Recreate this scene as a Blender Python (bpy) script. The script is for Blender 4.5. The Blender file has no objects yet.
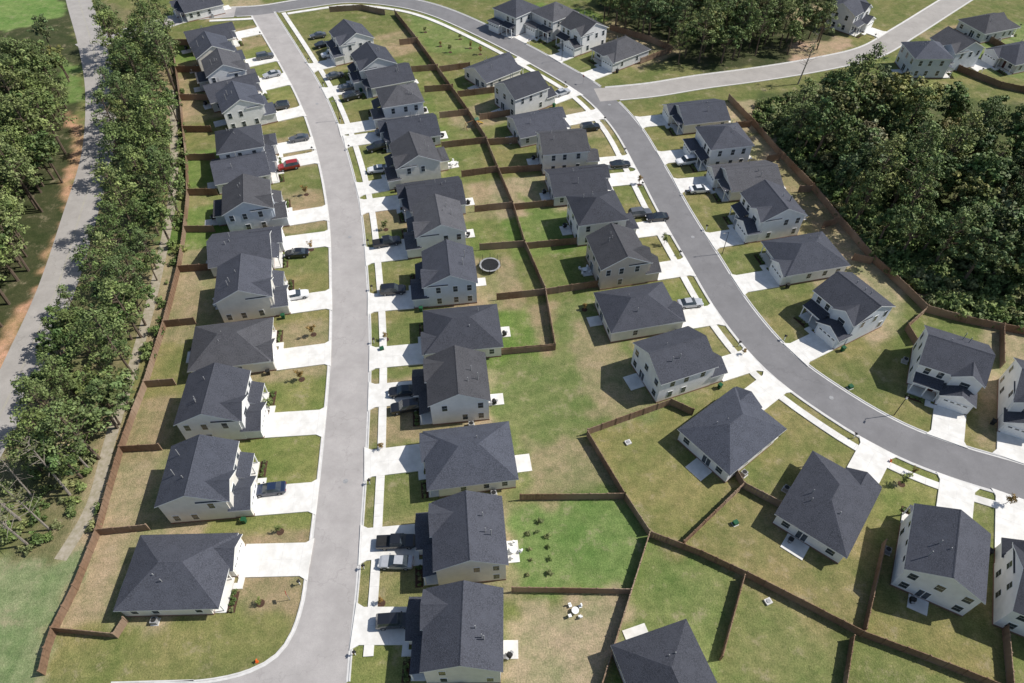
import bpy, math, random
import numpy as np
random.seed(7); rng=np.random.default_rng(7)
rad=math.radians
scene=bpy.context.scene; COL=scene.collection
# ---------- site survey: oblique map sheet -> ground metres (flat site, drone 90 m up) ----------
ALT=90.0; PIT=rad(48.5); FL=683.0; sp,cp=math.sin(PIT),math.cos(PIT)
def P(u,v,z=0.0):
    x=(u-512)/FL; y=-(v-341.5)/FL
    t=(z-ALT)/(-sp+y*cp)
    return (x*t,(cp+y*sp)*t)

ROADS={
'road1':[(318,700),(322,660),(331,590),(338,520),(345,440),(350,350),(349,280),(344,210),(331,150),(313,100),(290,58),(268,22),(262,12)],
'road2':[(190,14),(230,12),(262,10),(300,4),(350,-2),(400,2),(440,12),(490,34),(540,60),(590,90),(625,125),(652,170),(675,212),(702,257),(735,310),(780,362),(840,406),(900,440),(960,463),(1030,484),(1100,510)],
'branch':[(597,95),(650,90),(700,82),(760,74),(820,64),(870,52),(905,32),(940,10),(975,-12)],
'link':[(235,12),(190,16),(150,28),(110,38),(80,48)],
'highway':[(72,-25),(80,5),(92,45),(100,90),(98,150),(80,215),(58,285),(30,350),(-5,425),(-60,520)],
'bottom':[(100,716),(240,713),(330,718),(420,740)],
'track':[(172,90),(174,140),(172,200),(155,285),(135,360),(110,440),(92,505),(60,560)]}
ROADS={k:[P(*q) for q in v] for k,v in ROADS.items()}
FIL=[P(*q) for q in [(306,570),(302,600),(292,632),(276,655),(250,670),(215,679),(170,683),(100,686)]]
HOUSES='''178 568 r n C
200 472 t s C
215 396 t s W
232 340 r s C
245 280 t s C
245 242 g n G
248 196 t s B
244 162 g n W
242 138 t n W
240 98 t s W
232 84 g n G
224 64 t s W
212 46 t s C
210 31 g n W
460 628 t n C
466 532 t n C
467 452 r n C
455 378 t n W
460 325 r s C
447 266 t s B
437 218 t s W
430 190 g n B
413 152 t s C
408 124 g n G
397 95 t s W
384 72 g n G
372 58 t s G
350 34 t s W
495 64 g n C
524 84 t s G
540 118 g n G
566 140 t s C
580 176 g n G
600 207 t s W
620 248 t s T
640 303 r s C
680 352 t s W
735 425 r n W
832 497 r s W
950 545 t s W
1058 590 t n W
676 688 x n W
697 108 g n C
722 136 t n W
746 172 g n C
772 203 t s W
805 250 r s W
853 298 t s B
955 355 t s W
1050 390 t n W
515 8 t n G
553 12 t n G
583 25 t s W
620 46 r s G
850 6 t n W
930 50 t n B
957 42 t s B
992 20 r n G
1020 50 r n G
195 0 g n W'''
VOV={1:.6,2:.6,14:.6,15:.55,17:.62,19:.62,36:.35,39:.35,47:.55,48:.6,4:.55}
FENCES=[
[(45,675),(50,652),(57,632),(78,590),(100,535),(112,490),(123,452),(136,415),(147,387),(157,355),(166,327),(173,300),(180,272),(185,240),(189,200),(188,165),(184,130),(181,100),(176,65),(170,40),(163,22)],
[(57,632),(118,638),(128,622)],[(100,535),(150,530)],[(123,452),(162,450)],[(147,387),(176,385)],[(166,327),(196,324)],[(180,272),(212,270)],[(186,232),(215,232)],[(189,195),(218,195)],[(188,160),(216,160)],[(184,132),(212,132)],[(181,100),(210,100)],[(177,72),(205,72)],[(171,45),(190,45)],
[(395,15),(415,40),(440,75),(465,110),(485,140),(497,170),(513,208),(525,247),(545,293),(555,350),(497,355)],
[(400,45),(418,43)],[(412,72),(438,70)],[(425,92),(453,90)],[(440,118),(469,115)],[(442,148),(487,143)],[(462,177),(498,172)],[(475,212),(513,208)],[(480,250),(525,247)],[(497,300),(545,295)],
[(440,72),(470,68)],[(458,97),(500,92)],[(480,120),(515,115)],[(487,145),(540,142)],[(498,174),(548,170)],[(513,210),(565,205)],[(525,249),(588,243)],[(545,295),(597,287)],
[(520,500),(624,499)],[(587,437),(624,499),(648,535)],[(587,435),(670,405),(692,415)],[(648,538),(600,690)],[(650,537),(700,556),(745,577),(800,605),(860,636),(925,660),(1000,690)],[(742,488),(682,546)],[(778,507),(742,488),(735,476)],[(742,580),(720,660)],[(882,545),(862,633)],[(850,640),(842,690)],[(512,592),(630,594)],[(1000,605),(1008,695)],
[(728,100),(752,125),(778,155),(812,190),(838,222),(872,262),(905,292),(925,312),(965,323),(1000,330),(1040,338)],
[(750,127),(735,128)],[(779,160),(766,162)],[(810,192),(798,192)],[(836,224),(822,228)],[(870,264),(852,260)],[(923,314),(905,330),(914,345)],[(1000,332),(1000,368)],
[(610,30),(650,42),(672,52),(640,64)],[(330,12),(362,10),(385,15)],[(985,40),(1024,62)],[(945,66),(975,78),(1000,88),(1030,94)]]
CROWNS={
'pine_strip':(8,[(100,20),(165,20),(168,120),(168,190),(148,260),(126,330),(108,400),(93,440),(20,480),(0,470),(0,430),(30,360),(78,270),(108,170),(104,90)]),
'forest_left':(9,[(-60,60),(45,55),(62,110),(70,160),(62,210),(45,250),(20,300),(-10,360),(-160,480)]),
'forest_right':(9,[(868,80),(900,82),(930,96),(985,108),(1040,118),(1240,140),(1240,320),(1060,262),(1000,255),(940,235),(890,212),(856,180),(826,135),(800,112),(790,98),(815,90),(845,86)]),
'forest_top':(8,[(580,-60),(950,-60),(830,-10),(830,30),(790,45),(740,52),(690,50),(655,36),(635,18),(605,0)]),
'trees_tl':(6,[(0,38),(40,28),(60,38),(60,70),(0,75)]),
'scrub':(0.5,[(760,100),(850,90),(880,110),(960,240),(1060,300),(1060,340),(1000,326),(925,306),(880,264),(842,220),(815,186),(780,150),(755,118)]),
'scrub_left':(0.5,[(170,80),(182,90),(187,200),(176,272),(146,380),(110,460),(94,530),(60,545),(0,560),(0,480),(60,450),(120,380),(160,260),(165,150)])}
CROWNS={k:[P(q[0],q[1],v[0]) for q in v[1]] for k,v in CROWNS.items()}
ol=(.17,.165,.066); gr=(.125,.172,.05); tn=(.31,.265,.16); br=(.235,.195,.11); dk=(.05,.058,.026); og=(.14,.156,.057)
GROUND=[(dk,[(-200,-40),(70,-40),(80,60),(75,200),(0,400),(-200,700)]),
((.14,.135,.066),[(100,0),(160,20),(184,130),(189,200),(157,355),(123,452),(57,632),(0,540),(0,440),(95,200),(105,100)]),
((.38,.24,.145),[(72,110),(84,130),(80,190),(52,260),(22,330),(-10,400),(-20,370),(30,296),(60,230),(68,172)]),
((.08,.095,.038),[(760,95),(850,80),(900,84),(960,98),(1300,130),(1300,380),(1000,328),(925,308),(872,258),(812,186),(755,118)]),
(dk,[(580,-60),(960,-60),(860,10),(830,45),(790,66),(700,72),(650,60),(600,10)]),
((.32,.24,.16),[(790,45),(850,35),(850,55),(790,65)]),
((.135,.162,.06),[(500,355),(555,352),(560,300),(600,300),(640,345),(700,400),(587,437),(624,499),(520,498),(495,440)]),
((.225,.20,.11),[(580,318),(625,340),(650,400),(600,428),(572,380)]),
((.215,.195,.105),[(520,435),(590,440),(612,492),(530,495)]),
((.125,.182,.058),[(516,502),(624,500),(648,536),(630,592),(512,590)]),
((.28,.24,.15),[(512,594),(630,596),(605,690),(512,690)]),
((.175,.17,.066),[(590,438),(668,407),(742,488),(682,546),(624,499)]),
((.185,.17,.074),[(682,546),(742,488),(882,545),(860,635),(745,577)]),
((.175,.165,.066),[(860,635),(900,500),(1000,600),(1006,690)]),
((.135,.168,.058),[(648,540),(742,580),(720,660),(605,690)]),
((.16,.17,.067),[(742,580),(850,640),(842,690),(715,690)]),
((.16,.165,.062),[(45,675),(57,634),(300,600),(290,630),(180,690),(45,690)]),
((.175,.21,.105),[(0,560),(80,550),(57,632),(45,690),(-80,690)]),
((.14,.175,.06),[(400,10),(440,20),(500,50),(470,50),(430,55)]),
((.12,.18,.055),[(60,65),(82,65),(82,100),(65,105)]),
((.13,.20,.06),[(-60,-10),(60,-10),(62,14),(40,26),(-60,34)]),
((.13,.17,.055),[(520,190),(560,215),(585,240),(528,246)]),
((.14,.18,.065),[(905,55),(1024,80),(1040,20),(960,30)])]
GROUND=[(c,[P(*q) for q in v]) for c,v in GROUND]

SUN_EL=rad(48); SUN_AZ=rad(9)
# ---------- materials ----------
MATS={}
def base_mat(name,rough=.8,spec=.3):
    m=bpy.data.materials.new(name); m.use_nodes=True
    b=m.node_tree.nodes['Principled BSDF']; b.inputs['Roughness'].default_value=rough
    b.inputs['Specular IOR Level'].default_value=spec
    MATS[name]=m; return m,m.node_tree,b
def mixrgb(nt,a,b,f,mode='MIX'):
    n=nt.nodes.new('ShaderNodeMix'); n.data_type='RGBA'; n.blend_type=mode
    for s,val in ((n.inputs[6],a),(n.inputs[7],b),(n.inputs[0],f)):
        if isinstance(val,bpy.types.NodeSocket): nt.links.new(val,s)
        elif isinstance(val,tuple): s.default_value=(*val[:3],1)
        else: s.default_value=val
    return n.outputs[2]
def noise(nt,scale,detail=4,rough=.6,coord='Object',stretch=None,lo=.35,hi=.65):
    tc=nt.nodes.new('ShaderNodeTexCoord'); n=nt.nodes.new('ShaderNodeTexNoise')
    n.inputs['Scale'].default_value=scale; n.inputs['Detail'].default_value=detail; n.inputs['Roughness'].default_value=rough
    src=tc.outputs[coord]
    if stretch:
        mp=nt.nodes.new('ShaderNodeMapping'); mp.inputs['Scale'].default_value=stretch; nt.links.new(src,mp.inputs[0]); src=mp.outputs[0]
    nt.links.new(src,n.inputs['Vector'])
    r=nt.nodes.new('ShaderNodeMapRange'); r.inputs[1].default_value=lo; r.inputs[2].default_value=hi
    nt.links.new(n.outputs[0],r.inputs[0]); return r.outputs[0]
def bump(nt,b,h,s=.3,d=.05):
    n=nt.nodes.new('ShaderNodeBump'); n.inputs['Strength'].default_value=s; n.inputs['Distance'].default_value=d
    nt.links.new(h,n.inputs['Height']); nt.links.new(n.outputs[0],b.inputs['Normal'])
def noisemat(name,c1,c2,scale,rough=.85,c3=None,scale3=.15,spec=.2,stretch=None):
    m,nt,b=base_mat(name,rough,spec)
    c=mixrgb(nt,c1,c2,noise(nt,scale,4,.65,stretch=stretch))
    if c3: c=mixrgb(nt,c,c3,noise(nt,scale3,4,lo=.45,hi=.75))
    nt.links.new(c,b.inputs['Base Color'])
    return m
def sc(c,k): return tuple(x*k for x in c)
def asphalt(name,c):
    m,nt,b=base_mat(name,.9,.15)
    a=mixrgb(nt,sc(c,.88),sc(c,1.1),noise(nt,.25,5,.7))
    a=mixrgb(nt,a,sc(c,.82),noise(nt,9,3,.8,lo=.45,hi=.8))
    v=nt.nodes.new('ShaderNodeTexVoronoi'); v.feature='DISTANCE_TO_EDGE'; v.inputs['Scale'].default_value=.09
    tc=nt.nodes.new('ShaderNodeTexCoord'); ns=nt.nodes.new('ShaderNodeTexNoise'); ns.inputs['Scale'].default_value=.5; ns.inputs['Detail'].default_value=4
    nt.links.new(tc.outputs['Object'],ns.inputs['Vector'])
    ad=nt.nodes.new('ShaderNodeVectorMath'); ad.operation='MULTIPLY_ADD'; ad.inputs[1].default_value=(5,5,0)
    nt.links.new(ns.outputs[1],ad.inputs[0]); nt.links.new(tc.outputs['Object'],ad.inputs[2]); nt.links.new(ad.outputs[0],v.inputs['Vector'])
    r=nt.nodes.new('ShaderNodeMapRange'); r.inputs[1].default_value=.003; r.inputs[2].default_value=.008; r.inputs[3].default_value=.28; r.inputs[4].default_value=0
    nt.links.new(v.outputs[0],r.inputs[0])
    a=mixrgb(nt,a,sc(c,.6),r.outputs[0])
    nt.links.new(a,b.inputs['Base Color']); return m
asphalt('asphalt_worn',(.39,.365,.348)); asphalt('asphalt_dark',(.205,.200,.202)); asphalt('asphalt_old',(.37,.345,.318))
noisemat('concrete',(.76,.74,.70),(.67,.65,.605),1.0,.9,(.56,.54,.50),.3)
noisemat('concrete_grey',(.62,.605,.58),(.53,.515,.49),1.2,.9)
noisemat('gravel_track',(.40,.35,.28),(.27,.24,.16),1.2,.95)
def shingle(name,c):
    m,nt,b=base_mat(name,.85,.25)
    a=mixrgb(nt,sc(c,.62),sc(c,1.42),noise(nt,5.5,3,.8,stretch=(1,1,1.6),lo=.38,hi=.62))
    a=mixrgb(nt,a,sc(c,1.25),noise(nt,.45,4,.6,lo=.45,hi=.75))
    oi=nt.nodes.new('ShaderNodeObjectInfo'); r=nt.nodes.new('ShaderNodeMapRange'); r.inputs[3].default_value=.8; r.inputs[4].default_value=1.25
    nt.links.new(oi.outputs['Random'],r.inputs[0])
    vm=nt.nodes.new('ShaderNodeVectorMath'); vm.operation='SCALE'; nt.links.new(a,vm.inputs[0]); nt.links.new(r.outputs[0],vm.inputs['Scale'])
    nt.links.new(vm.outputs[0],b.inputs['Base Color'])
    bump(nt,b,noise(nt,9,2,.8),.5,.06)
shingle('shingle_charcoal',(.055,.058,.071)); shingle('shingle_slate',(.061,.066,.083)); shingle('shingle_grey',(.072,.072,.079))
def siding(name,c):
    m,nt,b=base_mat(name,.55,.3)
    a=mixrgb(nt,c,sc(c,.9),noise(nt,.8,4))
    tc=nt.nodes.new('ShaderNodeTexCoord'); w=nt.nodes.new('ShaderNodeTexWave'); w.bands_direction='Z'; w.wave_profile='SAW'; w.inputs['Scale'].default_value=1.6
    nt.links.new(tc.outputs['Object'],w.inputs['Vector'])
    r=nt.nodes.new('ShaderNodeMapRange'); r.inputs[1].default_value=0; r.inputs[2].default_value=.25; r.inputs[3].default_value=.3; r.inputs[4].default_value=0
    nt.links.new(w.outputs[1],r.inputs[0])
    a=mixrgb(nt,a,sc(c,.65),r.outputs[0])
    nt.links.new(a,b.inputs['Base Color']); bump(nt,b,w.outputs[1],.4,.03)
WALLC={'W':(.84,.83,.81),'C':(.79,.75,.67),'G':(.64,.64,.63),'B':(.62,.66,.71),'T':(.60,.53,.45)}
for k,c in WALLC.items(): siding('siding_'+k,c)
noisemat('trim_white',(.84,.84,.82),(.78,.78,.76),2,.5)
noisemat('road_paint_worn',(.42,.39,.28),(.34,.32,.28),.6,.8)
noisemat('brick_skirt',(.30,.18,.13),(.2,.12,.09),8,.9)
m,nt,b=base_mat('window_glass',.08,.8); a=mixrgb(nt,(.03,.04,.05),(.05,.06,.07),noise(nt,1,2)); nt.links.new(a,b.inputs['Base Color'])
noisemat('door_dark',(.12,.05,.04),(.08,.035,.03),2,.5)
noisemat('metal_grey',(.35,.35,.35),(.25,.25,.25),3,.45)
noisemat('black_plastic',(.03,.03,.03),(.02,.02,.02),3,.5)
noisemat('green_plastic',(.02,.10,.045),(.015,.08,.035),3,.45)
noisemat('orange_plastic',(.7,.12,.02),(.55,.1,.02),3,.5)
noisemat('cedar_wood',(.34,.19,.09),(.25,.13,.06),3,.7)
noisemat('yellow_plastic',(.65,.45,.05),(.6,.4,.05),3,.4)
noisemat('rubber',(.02,.02,.02),(.03,.03,.03),6,.85)
noisemat('mulch',(.10,.055,.035),(.06,.035,.025),4,.95)
noisemat('bark',(.16,.12,.09),(.09,.07,.05),3,.95,stretch=(3,3,.5))
noisemat('bark_pale',(.34,.30,.26),(.2,.17,.14),3,.95)
m,nt,b=base_mat('fence_wood',.85,.2)
a=mixrgb(nt,(.25,.155,.098),(.165,.104,.068),noise(nt,2.5,4,.7)); a=mixrgb(nt,a,(.32,.235,.17),noise(nt,.09,3,lo=.42,hi=.65)); nt.links.new(a,b.inputs['Base Color'])
def foliage(name):
    m,nt,b=base_mat(name,.6,.25)
    at=nt.nodes.new('ShaderNodeAttribute'); at.attribute_name='lc'
    oi=nt.nodes.new('ShaderNodeObjectInfo')
    r=nt.nodes.new('ShaderNodeValToRGB'); e=r.color_ramp.elements
    e[0].color=(.78,.9,.75,1); e[1].color=(1.65,1.4,1.15,1); x=e.new(.4); x.color=(1.05,1.12,1.0,1); x=e.new(.75); x.color=(1.35,1.36,1.12,1); x=e.new(.93); x.color=(1.45,1.4,1.4,1)
    nt.links.new(oi.outputs['Random'],r.inputs[0])
    c=mixrgb(nt,at.outputs['Color'],r.outputs[0],1.0,'MULTIPLY')
    nt.links.new(c,b.inputs['Base Color'])
foliage('foliage')
m,nt,b=base_mat('ground_grass',.95,.1)
at=nt.nodes.new('ShaderNodeAttribute'); at.attribute_name='gc'; c=at.outputs['Color']
def gmul(c,lo,hi,f): 
    return mixrgb(nt,c,mixrgb(nt,lo,hi,f),1.0,'MULTIPLY')
c=gmul(c,(.86,.98,.84),(1.42,1.26,1.4),noise(nt,.15,5,.65))
c=gmul(c,(.78,.83,.78),(1.28,1.22,1.26),noise(nt,.75,5,.78))
c=gmul(c,(.66,.71,.64),(1.34,1.29,1.3),noise(nt,4.5,3,.75,lo=.3,hi=.7))
c=mixrgb(nt,c,(.35,.295,.19),mixrgb(nt,(0,0,0),(.7,.7,.7),noise(nt,.3,6,.78,lo=.55,hi=.71)))
nt.links.new(c,b.inputs['Base Color']); bump(nt,b,noise(nt,5,2,.8),.5,.1)
CARC={'car_black':(.015,.016,.02),'car_white':(.75,.75,.75),'car_silver':(.42,.43,.45),'car_red':(.30,.02,.02),'car_blue':(.018,.03,.065),'car_grey':(.10,.105,.115)}
for k,cc in CARC.items():
    m,nt,b=base_mat(k,.28,.6); a=mixrgb(nt,cc,sc(cc,.9),noise(nt,3,3)); nt.links.new(a,b.inputs['Base Color']); b.inputs['Coat Weight'].default_value=.5
noisemat('lamp_red',(.3,.01,.01),(.25,.01,.01),3,.3); noisemat('lamp_clear',(.7,.7,.7),(.65,.65,.65),3,.2)

# ---------- mesh builder ----------
class MB:
    def __init__(s): s.v=[];s.f=[];s.mi=[];s.mats=[]
    def m(s,n):
        if n not in s.mats: s.mats.append(n)
        return s.mats.index(n)
    def poly(s,pts,mat):
        i=len(s.v); s.v+= [tuple(q) for q in pts]; s.f.append(tuple(range(i,i+len(pts)))); s.mi.append(s.m(mat))
    def box(s,x0,x1,y0,y1,z0,z1,mat,top=None):
        if x0>x1:x0,x1=x1,x0
        if y0>y1:y0,y1=y1,y0
        i=len(s.v); s.v+=[(x0,y0,z0),(x1,y0,z0),(x1,y1,z0),(x0,y1,z0),(x0,y0,z1),(x1,y0,z1),(x1,y1,z1),(x0,y1,z1)]
        k=s.m(mat); kt=s.m(top) if top else k
        for f,mm in (((0,3,2,1),k),((4,5,6,7),kt),((0,1,5,4),k),((1,2,6,5),k),((2,3,7,6),k),((3,0,4,7),k)):
            s.f.append(tuple(i+q for q in f)); s.mi.append(mm)
    def cyl(s,cx,cy,z0,z1,r0,r1,mat,n=10,axis='z'):
        i=len(s.v)
        for z,r in((z0,r0),(z1,r1)):
            for a in range(n):
                t=2*math.pi*a/n; c,d=r*math.cos(t),r*math.sin(t)
                s.v.append((cx+c,cy+d,z) if axis=='z' else (cx+c,z,cy+d))
        k=s.m(mat)
        for a in range(n):
            b_=(a+1)%n; s.f.append((i+a,i+b_,i+n+b_,i+n+a)); s.mi.append(k)
        s.f.append(tuple(i+n+a for a in range(n))); s.mi.append(k)
        s.f.append(tuple(i+a for a in reversed(range(n)))); s.mi.append(k)
    def mesh(s,name):
        me=bpy.data.meshes.new(name); me.from_pydata(s.v,[],s.f)
        for n in s.mats: me.materials.append(MATS[n])
        me.polygons.foreach_set('material_index',s.mi); me.update(); return me
    def obj(s,name,parent=None,loc=(0,0,0),rz=0,scale=None):
        return place(name,s.mesh(name),loc,rz,parent,scale)
def place(name,me,loc=(0,0,0),rz=0,parent=None,scale=None,rot=None):
    o=bpy.data.objects.new(name,me); COL.objects.link(o); o.location=loc
    o.rotation_euler=rot if rot else (0,0,rz)
    if scale: o.scale=scale if isinstance(scale,tuple) else (scale,)*3
    if parent: o.parent=parent
    return o
def smooth(pts,step=2.0):
    out=[]; n=len(pts)
    for i in range(n-1):
        p0=pts[max(i-1,0)];p1=pts[i];p2=pts[i+1];p3=pts[min(i+2,n-1)]
        L=math.dist(p1,p2); k=max(2,int(L/step))
        for j in range(k):
            t=j/k
            out.append(tuple(.5*((2*p1[a])+(-p0[a]+p2[a])*t+(2*p0[a]-5*p1[a]+4*p2[a]-p3[a])*t*t+(-p0[a]+3*p1[a]-3*p2[a]+p3[a])*t**3) for a in(0,1)))
    out.append(pts[-1]); return out
RC={k:smooth(v) for k,v in ROADS.items()}
RA={k:np.array(v) for k,v in RC.items()}
def normals(c):
    a=np.array(c); t=np.gradient(a,axis=0); t/=np.linalg.norm(t,axis=1)[:,None]
    return np.stack([-t[:,1],t[:,0]],1)
RN={k:normals(v) for k,v in RC.items()}
HW={'road1':3.3,'road2':3.3,'branch':3.3,'link':3.3,'highway':3.6,'bottom':3.3,'track':.9}
def near_road(x,y,keys):
    best=(1e9,None,0)
    for k in keys:
        d=np.hypot(RA[k][:,0]-x,RA[k][:,1]-y); i=int(d.argmin())
        if d[i]<best[0]: best=(float(d[i]),k,i)
    return best
def inpoly(px,py,poly):
    px=np.atleast_1d(px);py=np.atleast_1d(py)
    r=np.zeros(len(px),bool); n=len(poly)
    for i in range(n):
        x0,y0=poly[i];x1,y1=poly[(i+1)%n]
        if y0==y1: continue
        c=((y0>py)!=(y1>py))&(px<(x1-x0)*(py-y0)/(y1-y0)+x0); r^=c
    return r
def strip(mb,c,n,o0,o1,z,mat):
    for i in range(len(c)-1):
        mb.poly([(c[i][0]+n[i][0]*o0,c[i][1]+n[i][1]*o0,z),(c[i+1][0]+n[i+1][0]*o0,c[i+1][1]+n[i+1][1]*o0,z),
                 (c[i+1][0]+n[i+1][0]*o1,c[i+1][1]+n[i+1][1]*o1,z),(c[i][0]+n[i][0]*o1,c[i][1]+n[i][1]*o1,z)],mat)
FC=smooth(FIL,1.2); FN=normals(FC)
FPOLY=FC+[P(100,720),P(345,720),P(330,570)]
def blocked(x,y,skip,marg):
    if inpoly(x,y,FPOLY)[0]: return True
    for k in ('road1','road2','branch','link','bottom','highway'):
        if k==skip: continue
        if near_road(x,y,[k])[0]<HW[k]+marg: return True
    return False
zr={'road1':.030,'road2':.036,'branch':.042,'link':.048,'highway':.054,'bottom':.024,'track':.018}
rm={'road1':'asphalt_worn','road2':'asphalt_dark','branch':'asphalt_old','link':'asphalt_worn','highway':'asphalt_old','bottom':'asphalt_worn','track':'gravel_track'}
for k,c in RC.items():
    mb=MB(); strip(mb,c,RN[k],HW[k],-HW[k],zr[k],rm[k]); mb.obj({'highway':'highway_road','track':'dirt_track'}.get(k,'road'))
mb=MB(); ctr=P(318,690)
for a,b_ in zip(FC,FC[1:]): mb.poly([(*a,.016),(*b_,.016),(*ctr,.016)],'asphalt_worn')
mb.obj('road')
prof0=[(3.2,.058),(3.5,.062),(3.54,.15),(3.72,.15),(3.73,-.02)]
def kerbrun(c,n,sgn,skip,off=0):
    mb=MB()
    for i in range(len(c)-1):
        if skip:
            mx=(c[i][0]+c[i+1][0])/2+n[i][0]*3.5*sgn; my=(c[i][1]+c[i+1][1])/2+n[i][1]*3.5*sgn
            if blocked(mx,my,skip,.3): continue
        for (a,za),(b_,zb) in zip(prof0,prof0[1:]):
            a-=off;b_-=off
            mb.poly([(c[i][0]+n[i][0]*a*sgn,c[i][1]+n[i][1]*a*sgn,za),(c[i+1][0]+n[i+1][0]*a*sgn,c[i+1][1]+n[i+1][1]*a*sgn,za),
               (c[i+1][0]+n[i+1][0]*b_*sgn,c[i+1][1]+n[i+1][1]*b_*sgn,zb),(c[i][0]+n[i][0]*b_*sgn,c[i][1]+n[i][1]*b_*sgn,zb)],'concrete_grey')
    mb.obj('kerb')
for k in ('road1','road2','branch','link','bottom'):
    for sgn in (1,-1): kerbrun(RC[k],RN[k],sgn,k)
kerbrun(FC,FN,-1,None,3.6)
def sidewalk(k,sgn,o0,o1):
    mb=MB(); c=RC[k]; n=RN[k]
    for i in range(len(c)-1):
        mx=c[i][0]+n[i][0]*o0*sgn; my=c[i][1]+n[i][1]*o0*sgn
        if blocked(mx,my,k,1.5): continue
        a=[(c[i][0]+n[i][0]*o*sgn,c[i][1]+n[i][1]*o*sgn) for o in(o0,o1)]
        b_=[(c[i+1][0]+n[i+1][0]*o*sgn,c[i+1][1]+n[i+1][1]*o*sgn) for o in(o0,o1)]
        mb.poly([(*a[0],.158),(*b_[0],.158),(*b_[1],.158),(*a[1],.158)],'concrete')
        mb.poly([(*a[0],.158),(*b_[0],.158),(*b_[0],0),(*a[0],0)],'concrete')
        mb.poly([(*a[1],.158),(*b_[1],.158),(*b_[1],0),(*a[1],0)],'concrete')
        j=[(a[0][0]*(1-t)+b_[0][0]*t,a[0][1]*(1-t)+b_[0][1]*t) for t in(0,.03)]; j2=[(a[1][0]*(1-t)+b_[1][0]*t,a[1][1]*(1-t)+b_[1][1]*t) for t in(0,.03)]
        mb.poly([(*j[0],.162),(*j[1],.162),(*j2[1],.162),(*j2[0],.162)],'concrete_grey')
    mb.obj('sidewalk')
sidewalk('road1',-1,5.1,6.35); sidewalk('road2',-1,5.1,6.35)
mb=MB(); strip(mb,RC['highway'],RN['highway'],.14,.06,.060,'road_paint_worn'); strip(mb,RC['highway'],RN['highway'],-.06,-.14,.060,'road_paint_worn'); mb.obj('road_marking')

# ---------- houses ----------
def gable(rb,wb,a0,a1,c0,c1,h,axis,p,roof,wall,ov=.4):
    mid=(c0+c1)/2; half=(c1-c0)/2
    mp=(lambda a,c,z:(a,c,z)) if axis=='x' else (lambda a,c,z:(c,a,z))
    ze=h-ov*p+.16; zt=h+half*p+.16; th=.2; A0,A1=a0-.3,a1+.3; L,R=mid-half-ov,mid+half+ov
    rb.poly([mp(A0,L,ze),mp(A1,L,ze),mp(A1,mid,zt),mp(A0,mid,zt)],roof)
    rb.poly([mp(A1,R,ze),mp(A0,R,ze),mp(A0,mid,zt),mp(A1,mid,zt)],roof)
    rb.poly([mp(A0,L,ze-th),mp(A1,L,ze-th),mp(A1,mid,zt-th),mp(A0,mid,zt-th)],'trim_white')
    rb.poly([mp(A1,R,ze-th),mp(A0,R,ze-th),mp(A0,mid,zt-th),mp(A1,mid,zt-th)],'trim_white')
    for c in(L,R): rb.poly([mp(A0,c,ze-th),mp(A1,c,ze-th),mp(A1,c,ze),mp(A0,c,ze)],'trim_white')
    for A in(A0,A1):
        for c in(L,R): rb.poly([mp(A,c,ze-th),mp(A,mid,zt-th),mp(A,mid,zt),mp(A,c,ze)],'trim_white')
    for A in(a0,a1): wb.poly([mp(A,c0,h),mp(A,c1,h),mp(A,mid,h+half*p)],wall)
    for q in(-.16,.16): rb.poly([mp(A0+.1,mid+q,zt-.16*p+.03),mp(A1-.1,mid+q,zt-.16*p+.03),mp(A1-.1,mid,zt+.05),mp(A0+.1,mid,zt+.05)],roof)
def hip(rb,x0,x1,y0,y1,h,p,roof,ov=.42):
    x0-=ov;x1+=ov;y0-=ov;y1+=ov; ze=h-.02; zt=ze+.2
    lx,ly=x1-x0,y1-y0
    if lx>=ly: r0,r1=(x0+ly/2,(y0+y1)/2),(x1-ly/2,(y0+y1)/2)
    else: r0,r1=((x0+x1)/2,y0+lx/2),((x0+x1)/2,y1-lx/2)
    zz=zt+min(lx,ly)/2*p
    e=[(x0,y0,zt),(x1,y0,zt),(x1,y1,zt),(x0,y1,zt)]; r0=(*r0,zz); r1=(*r1,zz)
    if lx>=ly: F=[[e[0],e[1],r1,r0],[e[1],e[2],r1],[e[2],e[3],r0,r1],[e[3],e[0],r0]]
    else: F=[[e[0],e[1],r0],[e[1],e[2],r1,r0],[e[2],e[3],r1],[e[3],e[0],r0,r1]]
    for f in F: rb.poly(f,roof)
    for i in range(4):
        a,b_=e[i],e[(i+1)%4]; rb.poly([(a[0],a[1],ze),(b_[0],b_[1],ze),b_,a],'trim_white')
    rb.poly([(q[0],q[1],ze) for q in e],'trim_white')
def win(mb,ax,sg,pos,al,z,w=1.0,h=1.4):
    def bx(o,hw,z0,z1,mat,al=al):
        a,b_=pos-.01*sg,pos+o*sg
        if ax=='x': mb.box(a,b_,al-hw,al+hw,z0,z1,mat)
        else: mb.box(al-hw,al+hw,a,b_,z0,z1,mat)
    bx(.05,w/2+.09,z-h/2-.09,z+h/2+.09,'trim_white'); bx(.065,w/2,z-h/2,z-.03,'window_glass'); bx(.066,w/2,z+.03,z+h/2,'window_glass')
ROOFS=['shingle_charcoal','shingle_slate','shingle_charcoal','shingle_grey']
house_xy=[]; lots=[]; HS=.90
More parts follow.
